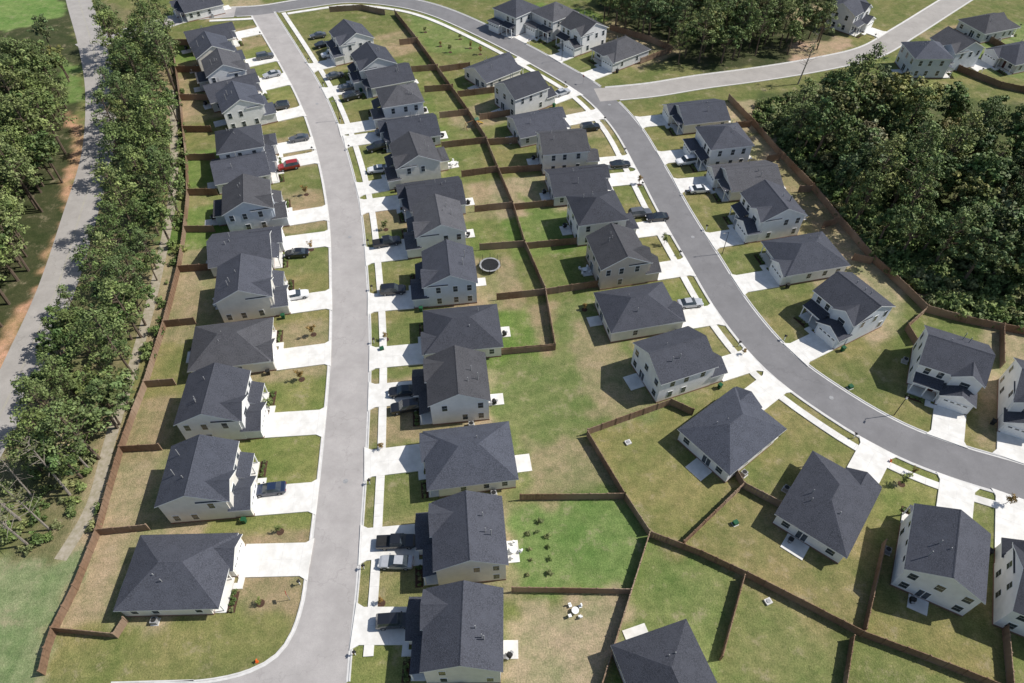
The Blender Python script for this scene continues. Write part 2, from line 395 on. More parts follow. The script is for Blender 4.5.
def house(i,x,y,rz,kind,s,col,D,rs):
    roof=rs.choice(ROOFS); wall='siding_'+col; D=D/HS
    nm={'r':'single_storey_house','g':'single_storey_house','x':'single_storey_house','t':'two_storey_house'}[kind]
    e=bpy.data.objects.new(nm,None); COL.objects.link(e); e.location=(x,y,0); e.rotation_euler=(0,0,rz); e.scale=(HS,HS,.94)
    SC=(HS,HS,1)
    W=MB();R=MB();N=MB();G=MB()
    def Y(a,b_): return (min(a*s,b_*s),max(a*s,b_*s))
    def body(x0,x1,y0,y1,h):
        W.box(x0,x1,y0,y1,.3,h,wall); W.box(x0-.03,x1+.03,y0-.03,y1+.03,-.1,.3,'brick_skirt')
    v=rs.random(); v=VOV.get(i,v)
    if kind in 'rgx':
        body(-7.3,5.2,-5.3,5.3,3.0)
        if kind=='g': gable(R,W,-7.3,5.2,-5.3,5.3,3.0,'x',.42,roof,wall)
        else: hip(R,-7.3,6.6,-5.3,5.3,3.0,.5,roof)
        gy=Y(.2,5.25); body(5.1,7.3,gy[0],gy[1],2.98); gx=7.3
        gable(R,W,1.0 if kind=='g' else 4.2,7.3,gy[0],gy[1],2.98,'x',.5,roof,wall)
        py=Y(-5.1,.1)
        if kind=='g':
            R.poly([(5.0,py[0],3.25),(6.9,py[0],2.75),(6.9,py[1],2.75),(5.0,py[1],3.25)],roof); R.box(6.7,6.85,py[0],py[1],2.5,2.74,'trim_white')
        for q in (py[0]+.2,py[1]-.4): N.box(6.55,6.7,q,q+.15,.1,2.95,'trim_white')
        N.box(5.22,6.9,py[0],py[1],0,.2,'concrete')
        for sg in(1,-1):
            for xx in (-5.5,-2.5,1.2,3.6): 
                if rs.random()<.75: win(N,'y',sg,5.3*sg,xx,1.75,.9,1.2)
        for yy in(-3.5,3.6): win(N,'x',-1,-7.3,yy,1.75,1.2,1.2)
        win(N,'x',1,5.2,-3.4*s,1.7,1.5,1.4)
        back=-7.3; fd=-1.2*s; fx=5.2
    else:
        hh=5.75
        if v<.25:
            body(-6,4.6,-5,5,hh); hip(R,-6,4.6,-5,5,hh,.5,roof); back=-6
        elif v<.45:
            body(-6.5,4.6,-4.9,4.9,hh); gable(R,W,-6.5,4.6,-4.9,4.9,hh,'x',.5,roof,wall); back=-6.5
        else:
            body(-5.4,4.6,-5.2,5.2,hh); gable(R,W,-5.2,5.2,-5.4,4.6,hh,'y',.48,roof,wall); back=-5.4
            fy=Y(.25,5.0)
            W.box(3.8,5.1,fy[0],fy[1],2.9,hh-.03,wall); gable(R,W,.5,5.1,fy[0],fy[1],hh-.03,'x',.6,roof,wall); 
            win(N,'x',1,5.1,2.6*s,4.4,1.5,1.3)
            if v>.7:
                by=Y(-4.6,1.0); body(-8.2,-5.3,by[0],by[1],2.8); hip(R,-8.2,-5.6,by[0],by[1],2.8,.3,roof); 
        gy=Y(-.2,5.1) if v>=.45 else Y(.0,4.8)
        gx=7.4; body(4.5,gx,gy[0],gy[1],2.85)
        if v<.25: hip(R,4.9,gx,gy[0],gy[1],2.85,.45,roof)
        else: gable(R,W,4.5,gx,gy[0],gy[1],2.85,'x',.5,roof,wall)
        py=Y(-4.9,-.3)
        R.poly([(4.58,py[0]-.2,3.6),(6.7,py[0]-.2,2.85),(6.7,py[1],2.85),(4.58,py[1],3.6)],roof)
        R.poly([(4.58,py[0]-.2,3.6),(6.7,py[0]-.2,2.85),(6.7,py[0]-.2,2.65),(4.58,py[0]-.2,2.65)],'trim_white'); R.box(6.5,6.69,py[0]-.19,py[1],2.62,2.84,'trim_white')
        for q in (py[0],(py[0]+py[1])/2,py[1]-.2): N.box(6.4,6.58,q,q+.18,.1,2.7,'trim_white')
        N.box(4.62,6.8,py[0],py[1],0,.2,'concrete')
        hy=4.9 if .25<=v<.45 else (5.0 if v<.25 else 5.2)
        for sg in(1,-1):
            for xx in(-4,-1.2,2.2):
                if rs.random()<.8: win(N,'y',sg,hy*sg,xx,4.45,.9,1.4)
                if rs.random()<.6: win(N,'y',sg,hy*sg,xx,1.6,.9,1.4)
        for yy in(-3.6,0,3.6): win(N,'x',-1,back,yy,4.45,1.1,1.4)
        if not(v>.7): 
            for yy in(-3.6,3.6): win(N,'x',-1,back,yy,1.6,1.1,1.4)
        for yy in(-3.6,-1.4): win(N,'x',1,4.6,yy*s,4.5,.95,1.4)
        win(N,'x',1,4.6,-3.4*s,1.6,1.3,1.4); fd=-1.3*s; fx=4.6
        if v>.7: back=-8.2
    G.box(back-.06,back+.01,-.9*s-.9,-.9*s+.9,.3,2.35,'trim_white') ; G.box(back-.075,back,-.9*s-.78,-.9*s-.06,.4,2.25,'window_glass'); G.box(back-.075,back,-.9*s+.06,-.9*s+.78,.4,2.25,'window_glass')
    G.box(fx-.01,fx+.06,fd-.55,fd+.55,.2,2.45,'trim_white'); G.box(fx,fx+.075,fd-.45,fd+.45,.2,2.35,'door_dark')
    gm=(gy[0]+gy[1])/2
    g=MB(); g.box(gx-.01,gx+.05,gm-2.25,gm+2.25,.12,2.3,'trim_white')
    for k in range(4): g.box(gx,gx+.08,gm-2.2,gm+2.2,.14+k*.54,.14+k*.54+.49,'trim_white')
    for k in range(4): g.box(gx,gx+.09,gm-1.9+k*1.05,gm-1.25+k*1.05,1.86,2.14,'window_glass')
    vt=MB()
    for k in range(3):
        vx=rs.uniform(-4,-1); vy=rs.uniform(-3,3); zb=3.2 if kind!='t' else 6.2
        vt.cyl(vx,vy,zb,zb+ (2.5 if kind!='t' else 2.2),.07,.07,'metal_grey',8)
    W.obj('walls',e);R.obj('roof',e);N.obj('windows_and_porch',e);G.obj('doors',e);g.obj('garage_door',e);vt.obj('roof_vents',e)
    c_,s_=math.cos(rz),math.sin(rz)
    def wl(a,b_): a*=HS;b_*=HS; return (x+a*c_-b_*s_, y+a*s_+b_*c_)
    end=D-3.35/HS; d=MB(); dz=.001*(i%20)
    if end>gx+1.5:
        w0=2.65
        pts=[(gx+.1,gm-w0),(end-1.2,gm-w0),(end,gm-w0-.7),(end,gm+w0+.7),(end-1.2,gm+w0),(gx+.1,gm+w0)]
        z=.172+dz
        d.poly([(q[0],q[1],z) for q in pts],'concrete')
        for k in range(len(pts)): 
            a,b_=pts[k],pts[(k+1)%len(pts)]; d.poly([(*a,z),(*b_,z),(*b_,0),(*a,0)],'concrete')
        nj=int((end-gx)/3)
        for k in range(1,nj+1): d.box(gx+k*3-.02,gx+k*3+.02,gm-w0+.02,gm+w0-.02,.1,z+.004,'concrete_grey')
        d.box(gx+1,end-2,gm-.02,gm+.02,.1,z+.0045,'concrete_grey')
        d.obj('driveway',None,(x,y,0),rz,SC)
        q=MB(); q0,q1=sorted((fd-.45,fd+.45)); q.box(6.95,8.4,q0,q1,0,.154,'concrete'); 
        yy=sorted((fd+.45*s,gm-w0*s)); q.box(7.5,8.4,yy[0],yy[1],0,.153,'concrete'); q.obj('garden_path',None,(x,y,0),rz,SC)
    pt=MB(); pw=rs.uniform(1.2,1.8); pt.box(back-rs.uniform(2.0,3.2),back-.05,-.9*s-pw,-.9*s+pw,0,.12,'concrete'); pt.obj('patio',None,(x,y,0),rz,SC)
    ac=MB(); ac.box(-.5,.5,-.5,.5,0,.1,'concrete_grey'); ac.box(-.4,.4,-.4,.4,.1,.85,'metal_grey'); ac.cyl(0,0,.85,.9,.33,.33,'black_plastic',12)
    ac.obj('air_conditioner',None,(*wl(rs.uniform(-4,0),-(5.2+.95)*s),0),rz)
    if end>gx+1.5:
        bd=MB(); yb=Y(-5.1,-2.0); bd.box(6.95,8.1,yb[0],yb[1],0,.06,'mulch'); bd.obj('mulch_bed',None,(x,y,0),rz,SC)
        for k in range(4): place('shrub',rs.choice(BUSH),(*wl(7.5,(-4.8+k*.85)*s),0),rs.uniform(0,6),None,rs.uniform(.35,.5))
        if rs.random()<.5: place('mailbox',MAIL,(*wl(end-.9,gm-3.9*s),0),rz)
    if rs.random()<.35:
        place('trash_bin',rs.choice([BIN_G,BIN_K]),(*wl(gx-1.3,(5.2+.8)*s),0),rz+rs.uniform(-.3,.3))
    if rs.random()<.10: place('patio_table_set',TABLE,(*wl(back-1.5,-.9*s),.12),rz+rs.random(),None,.85)
    elif rs.random()<.4: place('barbecue_grill',GRILL,(*wl(back-1.2,-.9*s+1),.12),rz+rs.random())
    house_xy.append((x,y))
    fr=[ol,og,ol,br,og,(.19,.18,.08),(.23,.20,.11),(.16,.175,.06)]; bk=[ol,og,(.25,.215,.125),br,(.2,.19,.085),(.27,.23,.14),(.24,.2,.115),gr]
    lots.append((x,y,rz,D*HS,rs.choice(fr),rs.choice(bk)))

# ---------- vegetation meshes ----------
def leaf_mesh(name,centers,radii,counts,size,cols,trunk=None,asp=1.0,flat=.45):
    V=[];C=[];
    for c,r,n,col in zip(centers,radii,counts,cols):
        d=rng.normal(size=(n,3)); d/=np.linalg.norm(d,axis=1)[:,None]; rr=rng.random(n)**.45
        pnt=c+d*rr[:,None]*np.array(r)
        nrm=d*.8+rng.normal(size=(n,3))*.5+np.array([0,0,flat]); nrm/=np.linalg.norm(nrm,axis=1)[:,None]
        t=np.cross(nrm,rng.normal(size=(n,3))); t/=np.linalg.norm(t,axis=1)[:,None]; b_=np.cross(nrm,t)
        sz=size*(.6+.8*rng.random(n))[:,None]
        q=np.stack([pnt-t*sz-b_*sz*asp,pnt+t*sz-b_*sz*asp*.6,pnt+t*sz*.9+b_*sz*asp,pnt-t*sz*.5+b_*sz*asp*.9],1).reshape(-1,3)
        V.append(q)
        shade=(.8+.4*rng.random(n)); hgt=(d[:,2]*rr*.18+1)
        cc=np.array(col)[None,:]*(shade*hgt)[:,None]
        C.append(np.repeat(cc,4,axis=0))
    V=np.concatenate(V);C=np.concatenate(C); nv=len(V)
    tv,tf=([],[]) if trunk is None else (trunk.v,trunk.f)
    verts=np.concatenate([V,np.array(tv).reshape(-1,3)]) if len(tv) else V
    faces=[tuple(range(i,i+4)) for i in range(0,nv,4)]+[tuple(a+nv for a in f) for f in tf]
    me=bpy.data.meshes.new(name); me.from_pydata(verts.tolist(),[],faces)
    me.materials.append(MATS['foliage'])
    mi=[0]*(nv//4)
    if trunk is not None:
        me.materials.append(MATS[trunk.mats[0]]); mi+=[1]*len(tf)
    me.polygons.foreach_set('material_index',mi)
    at=me.attributes.new('lc','FLOAT_COLOR','POINT')
    full=np.ones((len(verts),4),dtype=np.float32); full[:nv,:3]=C
    at.data.foreach_set('color',full.ravel()); me.update(); return me
def limb(mb,p0,p1,r0,r1,mat,n=6):
    p0=np.array(p0,float);p1=np.array(p1,float);d=p1-p0;d/=np.linalg.norm(d)+1e-9
    a=np.cross(d,[.3,.5,.8]);a/=np.linalg.norm(a);b_=np.cross(d,a);i=len(mb.v)
    for pp,r in((p0,r0),(p1,r1)):
        for k in range(n):
            t=2*math.pi*k/n; mb.v.append(tuple(pp+a*r*math.cos(t)+b_*r*math.sin(t)))
    kk=mb.m(mat)
    for k in range(n): mb.f.append((i+k,i+(k+1)%n,i+n+(k+1)%n,i+n+k)); mb.mi.append(kk)
def tree(kind,seed):
    r=random.Random(seed); tb=MB(); cs=[];rs_=[];ns=[];cl=[]
    if kind=='pine':
        h=r.uniform(12.5,15.5); bx=r.uniform(-.4,.4); top=(bx,r.uniform(-.4,.4),h)
        limb(tb,(0,0,-.2),(bx*.4,0,h*.5),.24,.17,'bark'); limb(tb,(bx*.4,0,h*.5),top,.17,.04,'bark')
        base=r.choice([(.115,.148,.052),(.13,.160,.06),(.105,.136,.055)])
        for k in range(36):
            t=(k+r.random())/36; z=h*(.36+.64*t); rad_=(3.7*(1-t)**.6+.35)*r.uniform(.4,1.12)*min(1,.55+t*2.2)
            a=r.uniform(0,6.28); c=(bx*.7+rad_*math.cos(a),rad_*math.sin(a),z+rad_*.12)
            limb(tb,(bx*.5,0,z-.5),c,.06,.02,'bark',4)
            cs.append(np.array(c)); q=r.uniform(.7,1.3); rs_.append((q,q,q*.6)); ns.append(42)
            k_=r.choice([.7,.85,1,1.15,1.35]); cl.append(tuple(x*k_ for x in base))
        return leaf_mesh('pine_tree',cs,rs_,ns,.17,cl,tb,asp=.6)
    if kind=='dead':
        h=13; limb(tb,(0,0,-.2),(.5,.2,h),.2,.03,'bark_pale')
        for k in range(22):
            z=h*r.uniform(.35,.95); a=r.uniform(0,6.28); L=r.uniform(1,2.6)*(1.2-z/h)*1.6
            e=(L*math.cos(a)+.3,L*math.sin(a),z+L*.5); limb(tb,(.5*z/h,.1,z),e,.05,.015,'bark_pale',4)
            limb(tb,e,(e[0]+r.uniform(-.6,.6),e[1]+r.uniform(-.6,.6),e[2]+.7),.02,.01,'bark_pale',3)
        cs=[np.array((r.uniform(-1.5,1.5),r.uniform(-1.5,1.5),h*r.uniform(.6,1)))for _ in range(8)]
        return leaf_mesh('bare_tree',cs,[(.7,.7,.5)]*8,[16]*8,.12,[(.17,.16,.09)]*8,tb)
    if kind=='oak':
        h=r.uniform(9.5,13); R=r.uniform(3.4,4.8)
        base=[(.085,.118,.042),(.10,.132,.048),(.07,.098,.04),(.14,.146,.052),(.12,.125,.07),(.095,.132,.046),(.145,.135,.058),(.08,.105,.045)][seed%8]
        limb(tb,(0,0,-.2),(.2,.1,h*.45),.28,.2,'bark'); 
        lobes=[(r.uniform(-.45,.45)*R,r.uniform(-.45,.45)*R,h*r.uniform(.52,.8),R*r.uniform(.4,.66)) for _ in range(7)]
        for lx,ly,lz,lr in lobes: limb(tb,(.2,.1,h*.42),(lx,ly,lz),.13,.05,'bark',5)
        for k in range(62):
            lx,ly,lz,lr=r.choice(lobes); a=r.uniform(0,6.28); b_=math.asin(r.uniform(-.35,1)); q=lr*r.uniform(.75,1.15)
            cs.append(np.array((lx+q*math.cos(b_)*math.cos(a),ly+q*math.cos(b_)*math.sin(a),lz+q*math.sin(b_)*.95)))
            w=r.uniform(.5,1.0); rs_.append((w,w,w*.65)); ns.append(34)
            k_=r.choice([.65,.85,1,1,1.2,1.4]); cl.append((base[0]*k_*r.uniform(.9,1.15),base[1]*k_,base[2]*k_))
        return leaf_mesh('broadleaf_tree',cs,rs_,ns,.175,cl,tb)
    if kind=='young':
        h=2.6; limb(tb,(0,0,0),(0,0,1.5),.05,.03,'bark')
        base=r.choice([(.1,.14,.04),(.2,.12,.04),(.13,.15,.05)])
        for k in range(12):
            a=r.uniform(0,6.28);q=r.uniform(0,.6); c=(q*math.cos(a),q*math.sin(a),r.uniform(1.1,h)); limb(tb,(0,0,1),c,.02,.01,'bark',4)
            cs.append(np.array(c));rs_.append((.35,.35,.35));ns.append(26);k_=r.uniform(.7,1.3);cl.append(tuple(x*k_ for x in base))
        return leaf_mesh('young_tree',cs,rs_,ns,.08,cl,tb)
    base=r.choice([(.10,.135,.045),(.13,.16,.06),(.165,.17,.08)])
    for k in range(12):
        a=r.uniform(0,6.28);q=r.uniform(0,.8); cs.append(np.array((q*math.cos(a),q*math.sin(a),r.uniform(.25,1.1)))); limb(tb,(0,0,0),tuple(cs[-1]),.03,.01,'bark',4)
        rs_.append((.42,.42,.36));ns.append(26);k_=r.uniform(.65,1.35);cl.append(tuple(x*k_ for x in base))
    return leaf_mesh('shrub',cs,rs_,ns,.10,cl,tb)
PINE=[tree('pine',i) for i in range(6)]; OAK=[tree('oak',24+i) for i in range(8)]; YOUNG=[tree('young',40+i) for i in range(3)]; BUSH=[tree('bush',50+i) for i in range(6)]; DEAD=[tree('dead',70+i) for i in range(2)]

# ---------- small props ----------
def bin_mesh(mat):
    b=MB(); w0,w1=.24,.3
    v=[(-w0,-w0,.08),(w0,-w0,.08),(w0,w0,.08),(-w0,w0,.08),(-w1,-w1,1.0),(w1,-w1,1.0),(w1,w1,1.0),(-w1,w1,1.0)]
    for f in((0,3,2,1),(0,1,5,4),(1,2,6,5),(2,3,7,6),(3,0,4,7)): b.poly([v[i] for i in f],mat)
    b.box(-.34,.34,-.33,.33,1.0,1.07,mat); b.box(-.40,-.34,-.25,.25,.95,1.0,'black_plastic')
    for q in(-.24,.19): b.cyl(-.22,.12,q,q+.05,.12,.12,'rubber',10,'y')
    return b.mesh('trash_bin')
BIN_G=bin_mesh('green_plastic'); BIN_K=bin_mesh('black_plastic')
b=MB(); b.box(-.05,.05,-.05,.05,0,1.05,'trim_white'); b.box(-.25,.25,-.1,.1,1.05,1.2,'black_plastic'); b.cyl(0,1.2,-.25,.25,.1,.1,'black_plastic',10,'y'); b.box(-.02,.02,.26,.29,1.2,1.42,'lamp_red'); MAIL=b.mesh('mailbox')
b=MB(); b.cyl(0,0,.70,.75,.6,.6,'trim_white',16); b.cyl(0,0,0,.7,.05,.05,'metal_grey',8); b.cyl(0,0,0,.04,.3,.3,'metal_grey',10)
for k in range(4):
    a=k*math.pi/2+.4; cx,cy=1.15*math.cos(a),1.15*math.sin(a); b.box(cx-.25,cx+.25,cy-.25,cy+.25,.40,.45,'trim_white')
    b.box(cx*1.2-.22*abs(math.sin(a))-.03,cx*1.2+.22*abs(math.sin(a))+.03,cy*1.2-.22*abs(math.cos(a))-.03,cy*1.2+.22*abs(math.cos(a))+.03,.45,.9,'trim_white')
    for dx in(-.2,.2):
        for dy in(-.2,.2): b.box(cx+dx-.02,cx+dx+.02,cy+dy-.02,cy+dy+.02,0,.40,'trim_white')
TABLE=b.mesh('patio_table_set')
b=MB(); b.box(-.35,.35,-.25,.25,.2,.8,'black_plastic'); b.box(-.6,-.36,-.22,.22,.72,.78,'metal_grey'); b.box(.36,.6,-.22,.22,.72,.78,'metal_grey'); b.cyl(0,.82,-.34,.34,.26,.26,'black_plastic',12,'y')
for dx in(-.3,.3): b.cyl(dx,0,0,.2,.05,.05,'rubber',8)
GRILL=b.mesh('barbecue_grill')
# swing set with slide
b=MB()
for xx in(-1.5,1.5):
    limb(b,(xx,-1.0,0),(xx,0,2.2),.06,.06,'cedar_wood'); limb(b,(xx,1.0,0),(xx,0,2.2),.06,.06,'cedar_wood')
limb(b,(-1.6,0,2.2),(2.9,0,2.2),.06,.06,'cedar_wood')
for xx in(-.8,.5):
    for q in(-.22,.22): limb(b,(xx+q,0,2.2),(xx+q,0,.5),.015,.015,'metal_grey',4)
    b.box(xx-.25,xx+.25,-.12,.12,.46,.5,'black_plastic')
b.box(1.7,2.9,-.6,.6,1.2,1.27,'cedar_wood')
for xx in(1.75,2.8):
    for yy in(-.6,.52): b.box(xx,xx+.08,yy,yy+.08,0,2.3,'cedar_wood')
b.poly([(1.6,-.75,2.3),(3.0,-.75,2.3),(3.0,0,2.8),(1.6,0,2.8)],'green_plastic'); b.poly([(1.6,.75,2.3),(3.0,.75,2.3),(3.0,0,2.8),(1.6,0,2.8)],'green_plastic')
b.poly([(2.9,-.25,1.25),(4.7,-.25,.15),(4.7,.25,.15),(2.9,.25,1.25)],'yellow_plastic')
for q in(-.25,.25): b.poly([(2.9,q,1.25),(4.7,q,.15),(4.7,q,.32),(2.9,q,1.42)],'yellow_plastic')
SWING=b.mesh('swing_set')
def car_mesh(kind,paint):
    b=MB()
    if kind=='sedan': st=[(-2.35,.78,.45,.80,None,0),(-2.2,.88,.28,.93,None,0),(-1.7,.9,.24,.97,.99,.80),(-1.05,.91,.24,.96,1.38,.62),(.15,.91,.24,.94,1.43,.62),(.95,.9,.24,.92,.96,.80),(1.9,.87,.24,.82,None,0),(2.25,.78,.3,.68,None,0),(2.35,.66,.42,.60,None,0)]
    elif kind=='suv': st=[(-2.4,.85,.5,.95,None,0),(-2.33,.93,.35,1.08,1.12,.86),(-2.05,.95,.3,1.08,1.68,.70),(-.5,.95,.3,1.06,1.76,.70),(.4,.95,.3,1.05,1.72,.70),(1.05,.94,.3,1.03,1.08,.86),(2.0,.91,.3,.98,None,0),(2.35,.82,.38,.85,None,0),(2.42,.72,.5,.75,None,0)]
    else: st=[(-2.8,.9,.5,1.0,None,0),(-2.75,.95,.42,1.05,None,0),(-.95,.96,.38,1.05,None,0),(-.9,.96,.38,1.06,1.10,.9),(-.75,.96,.38,1.06,1.78,.72),(.6,.96,.38,1.06,1.78,.72),(1.25,.96,.38,1.06,1.10,.86),(2.3,.93,.4,1.03,None,0),(2.7,.86,.45,.92,None,0),(2.78,.78,.55,.8,None,0)]
    def sec(s):
        x,w,zb,zs,zt,wt=s
        if zt is None: zt=zs+.035; wt=w*.8
        return [(x,-w*.94,zb),(x,-w,(zb+zs)/2),(x,-w*.97,zs),(x,-wt,zt),(x,wt,zt),(x,w*.97,zs),(x,w,(zb+zs)/2),(x,w*.94,zb)], zt-zs
    S=[sec(s) for s in st]
    for (a,ha),(c,hc) in zip(S,S[1:]):
        cab=max(ha,hc)>.3; both=min(ha,hc)>.3
        for k in range(7):
            mat=paint
            if k in(2,4) and cab: mat='window_glass'
            if k==3 and cab and not both: mat='window_glass'
            b.poly([a[k],c[k],c[k+1],a[k+1]],mat)
        b.poly([a[7],c[7],c[0],a[0]],'black_plastic')
    b.poly(S[0][0],paint); b.poly(S[-1][0],paint)
    L=st[-1][0]; bk=st[0][0]
    for sx in((-L*.6),(L*.62)):
        for y0 in(-.93,.72): b.cyl(sx,.34,y0,y0+.21,.34,.34,'rubber',14,'y'); b.cyl(sx,.34,(y0-.01 if y0<0 else y0+.2),(y0 if y0<0 else y0+.22),.2,.2,'metal_grey',10,'y')
    for y0 in(-.72,.42):
        b.box(L-.12,L+.02,y0,y0+.3,.6,.72,'lamp_clear'); b.box(bk-.02,bk+.1,y0,y0+.3,.68,.84,'lamp_red')
    b.box(bk-.03,bk+.05,-.26,.26,.5,.62,'trim_white'); 
    for y0 in(-1.05,.93): b.box(.75,.95,y0,y0+.12,.95,1.08,paint)
    if kind=='pickup': b.box(-2.65,-1.0,-.72,.72,1.0,1.10,'black_plastic')
    return b.mesh('car')
CARS={}
def car(kind,paint):
    if (kind,paint) not in CARS: CARS[(kind,paint)]=car_mesh(kind,paint)
    return CARS[(kind,paint)]

# ---------- place houses ----------
HR=['road1','road2','branch']
for i,l in enumerate(HOUSES.split('\n')):
    a=l.split(); kind=a[2]; z=5.6 if kind=='t' else 3.8
    x,y=P(float(a[0]),float(a[1]),z)
    rs=random.Random(i*13+5)
    keys=['road1'] if float(a[0])<450 and float(a[1])>20 else HR
    if i in(14,15,16,17,18,19): keys=['road1']
    if i>=28 and i<50: keys=['road2']
    D,k,ix=near_road(x,y,keys); n=RN[k][ix]; rp=RA[k][ix]
    if i>=55 and i<=58: rz=rad([0,200,20,200,200][i-55]) ; D=16
    elif kind=='x': rz=rad(-72); D=14
    else: rz=math.atan2(rp[1]-y,rp[0]-x)
    sgn=1 if (math.cos(rz)>0)==(a[3]=='n') else -1
    house(i,x,y,rz,kind,sgn,a[4],D,rs)

# ---------- ground sheet ----------
xs=np.concatenate([[-2500,-1200,-600,-350],np.arange(-200,206,.7),[350,600,1200,2500]]); ys=np.concatenate([[-2500,-1000,-300,-100,-20],np.arange(10,270,.7),[400,600,1200,3000]])
X,Yg=np.meshgrid(xs,ys); nx,ny=len(xs),len(ys)
X=X.ravel();Yg=Yg.ravel()
wx=X+.6*np.sin(Yg*1.3)+.4*np.sin(X*2.1+Yg*.7)+1.0*np.sin(Yg*.31+X*.13); wy=Yg+.6*np.sin(X*1.1+2)+.4*np.sin(Yg*2.3-X)+1.0*np.sin(X*.37)
gc=np.ones((len(X),4),dtype=np.float32); gc[:,:3]=(.135,.145,.055)
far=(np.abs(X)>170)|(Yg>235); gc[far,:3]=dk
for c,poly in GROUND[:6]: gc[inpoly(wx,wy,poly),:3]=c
rr=random.Random(3)
for (x,y,rz,D,cf,cb) in lots:
    c_,s_=math.cos(rz),math.sin(rz); dx=X-x;dy=Yg-y
    lx=dx*c_+dy*s_; ly=-dx*s_+dy*c_
    m_=(np.abs(ly+.3*np.sin(lx))<7.2)&(lx>0)&(lx<D-3.5); 
    st=1+.05*np.sin(ly*1.9+rr.random())
    gc[m_,:3]=np.array(cf)[None]*st[m_][:,None]
    m_=(np.abs(ly)<7.2)&(lx<=0)&(lx>-19)
    st=1+.06*np.sin((lx if rr.random()<.5 else ly)*1.9)
    gc[m_,:3]=np.array(cb)[None]*st[m_][:,None]
    m_=(np.abs(ly)<6.6)&(lx<-6)&(lx>-9.5); gc[m_,:3]*=np.array((.88,.97,.85))
for c,poly in GROUND[6:]:
    m_=inpoly(wx,wy,poly); a=rr.uniform(0,3.14); st=1+.06*np.sin((X*math.cos(a)+Yg*math.sin(a))*1.9)
    gc[m_,:3]=np.array(c)[None]*st[m_][:,None]
g3=gc[:,:3].reshape(ny,nx,3); g2=g3.copy()
g2[1:-1,1:-1]=(g3[1:-1,1:-1]*2+g3[:-2,1:-1]+g3[2:,1:-1]+g3[1:-1,:-2]+g3[1:-1,2:])/6
gc[:,:3]=g2.reshape(-1,3)
V=np.stack([X,Yg,np.zeros_like(X)],1)
idx=np.arange(nx*ny).reshape(ny,nx)
F=np.stack([idx[:-1,:-1],idx[:-1,1:],idx[1:,1:],idx[1:,:-1]],-1).reshape(-1,4)
me=bpy.data.meshes.new('ground'); me.vertices.add(len(V)); me.vertices.foreach_set('co',V.astype(np.float32).ravel())
me.loops.add(F.size); me.loops.foreach_set('vertex_index',F.ravel().astype(np.int32)); me.polygons.add(len(F))
me.polygons.foreach_set('loop_start',np.arange(0,F.size,4,dtype=np.int32)); me.polygons.foreach_set('loop_total',np.full(len(F),4,dtype=np.int32))
me.update(calc_edges=True); at=me.attributes.new('gc','FLOAT_COLOR','POINT'); at.data.foreach_set('color',gc.ravel()); me.materials.append(MATS['ground_grass'])
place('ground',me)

# ---------- fences ----------
def fence(pts):
    mb=MB(); 
    for (x0,y0),(x1,y1) in zip(pts,pts[1:]):
        L=math.dist((x0,y0),(x1,y1)); n=max(1,round(L/2.4)); dx,dy=(x1-x0)/L,(y1-y0)/L; nx_,ny_=-dy,dx
        for k in range(n):
            a=k*L/n; e=(k+1)*L/n; h=1.7+random.uniform(-.03,.03)
            nb=6
            for j in range(nb):
                s0=a+(e-a)*j/nb+.01; s1=a+(e-a)*(j+1)/nb-.01; o=.03 if j%2 else .05; hh=h+random.uniform(-.015,.015)
                p=[(x0+dx*s0-nx_*o,y0+dy*s0-ny_*o),(x0+dx*s1-nx_*o,y0+dy*s1-ny_*o),(x0+dx*s1+nx_*o,y0+dy*s1+ny_*o),(x0+dx*s0+nx_*o,y0+dy*s0+ny_*o)]
                mb.poly([(*p[0],0),(*p[1],0),(*p[1],hh),(*p[0],hh)],'fence_wood'); mb.poly([(*p[3],0),(*p[2],0),(*p[2],hh),(*p[3],hh)],'fence_wood'); mb.poly([(*q,hh) for q in p],'fence_wood')
            px,py=x0+dx*a,y0+dy*a; mb.box(px-.08,px+.08,py-.08,py+.08,0,1.83,'fence_wood')
            for zz in(.4,1.42):
                q=[(px+nx_*.06,py+ny_*.06),(px+dx*(e-a)+nx_*.06,py+dy*(e-a)+ny_*.06),(px+dx*(e-a)+nx_*.11,py+dy*(e-a)+ny_*.11),(px+nx_*.11,py+ny_*.11)]
                mb.poly([(*r,zz) for r in q],'fence_wood'); mb.poly([(*q[2],zz-.09),(*q[3],zz-.09),(*q[3],zz),(*q[2],zz)],'fence_wood')
        mb.box(x1-.085,x1+.085,y1-.085,y1+.085,0,1.84,'fence_wood')
    mb.obj('wooden_fence')
for f in FENCES: fence([P(*q) for q in f])

# ---------- trees ----------
def region(poly,sp_,pad=0,hd=9.5):
    xs_=[q[0] for q in poly];ys_=[q[1] for q in poly]
    y=min(ys_); gx=[];gy=[];row=0
    while y<max(ys_):
        x=min(xs_)+(sp_/2 if row%2 else 0)
        while x<max(xs_): gx.append(x+random.uniform(-.48,.48)*sp_); gy.append(y+random.uniform(-.48,.48)*sp_); x+=sp_
        y+=sp_*.9; row+=1
    gx=np.array(gx);gy=np.array(gy); m_=inpoly(gx,gy,poly); out=[]
    for a,b_ in zip(gx[m_],gy[m_]):
        if abs(a)>180 or b_>252: continue
        if near_road(a,b_,['road1','road2','branch','link','highway'])[0]<4.6+pad: continue
        if pad>=1 and min(math.hypot(a-q[0],b_-q[1]) for q in house_xy)<hd: continue
        out.append((float(a),float(b_)))
    return out
def plant(name,parent,pts,meshes,lo,hi,z=0):
    for (x,y) in pts:
        me=random.choice(meshes); s=random.uniform(lo,hi)
        place(name,me,(x,y,z),0,parent,(s*random.uniform(.88,1.12),s*random.uniform(.88,1.12),s*random.uniform(.9,1.1)),(random.uniform(-.05,.05),random.uniform(-.05,.05),random.uniform(0,6.28)))
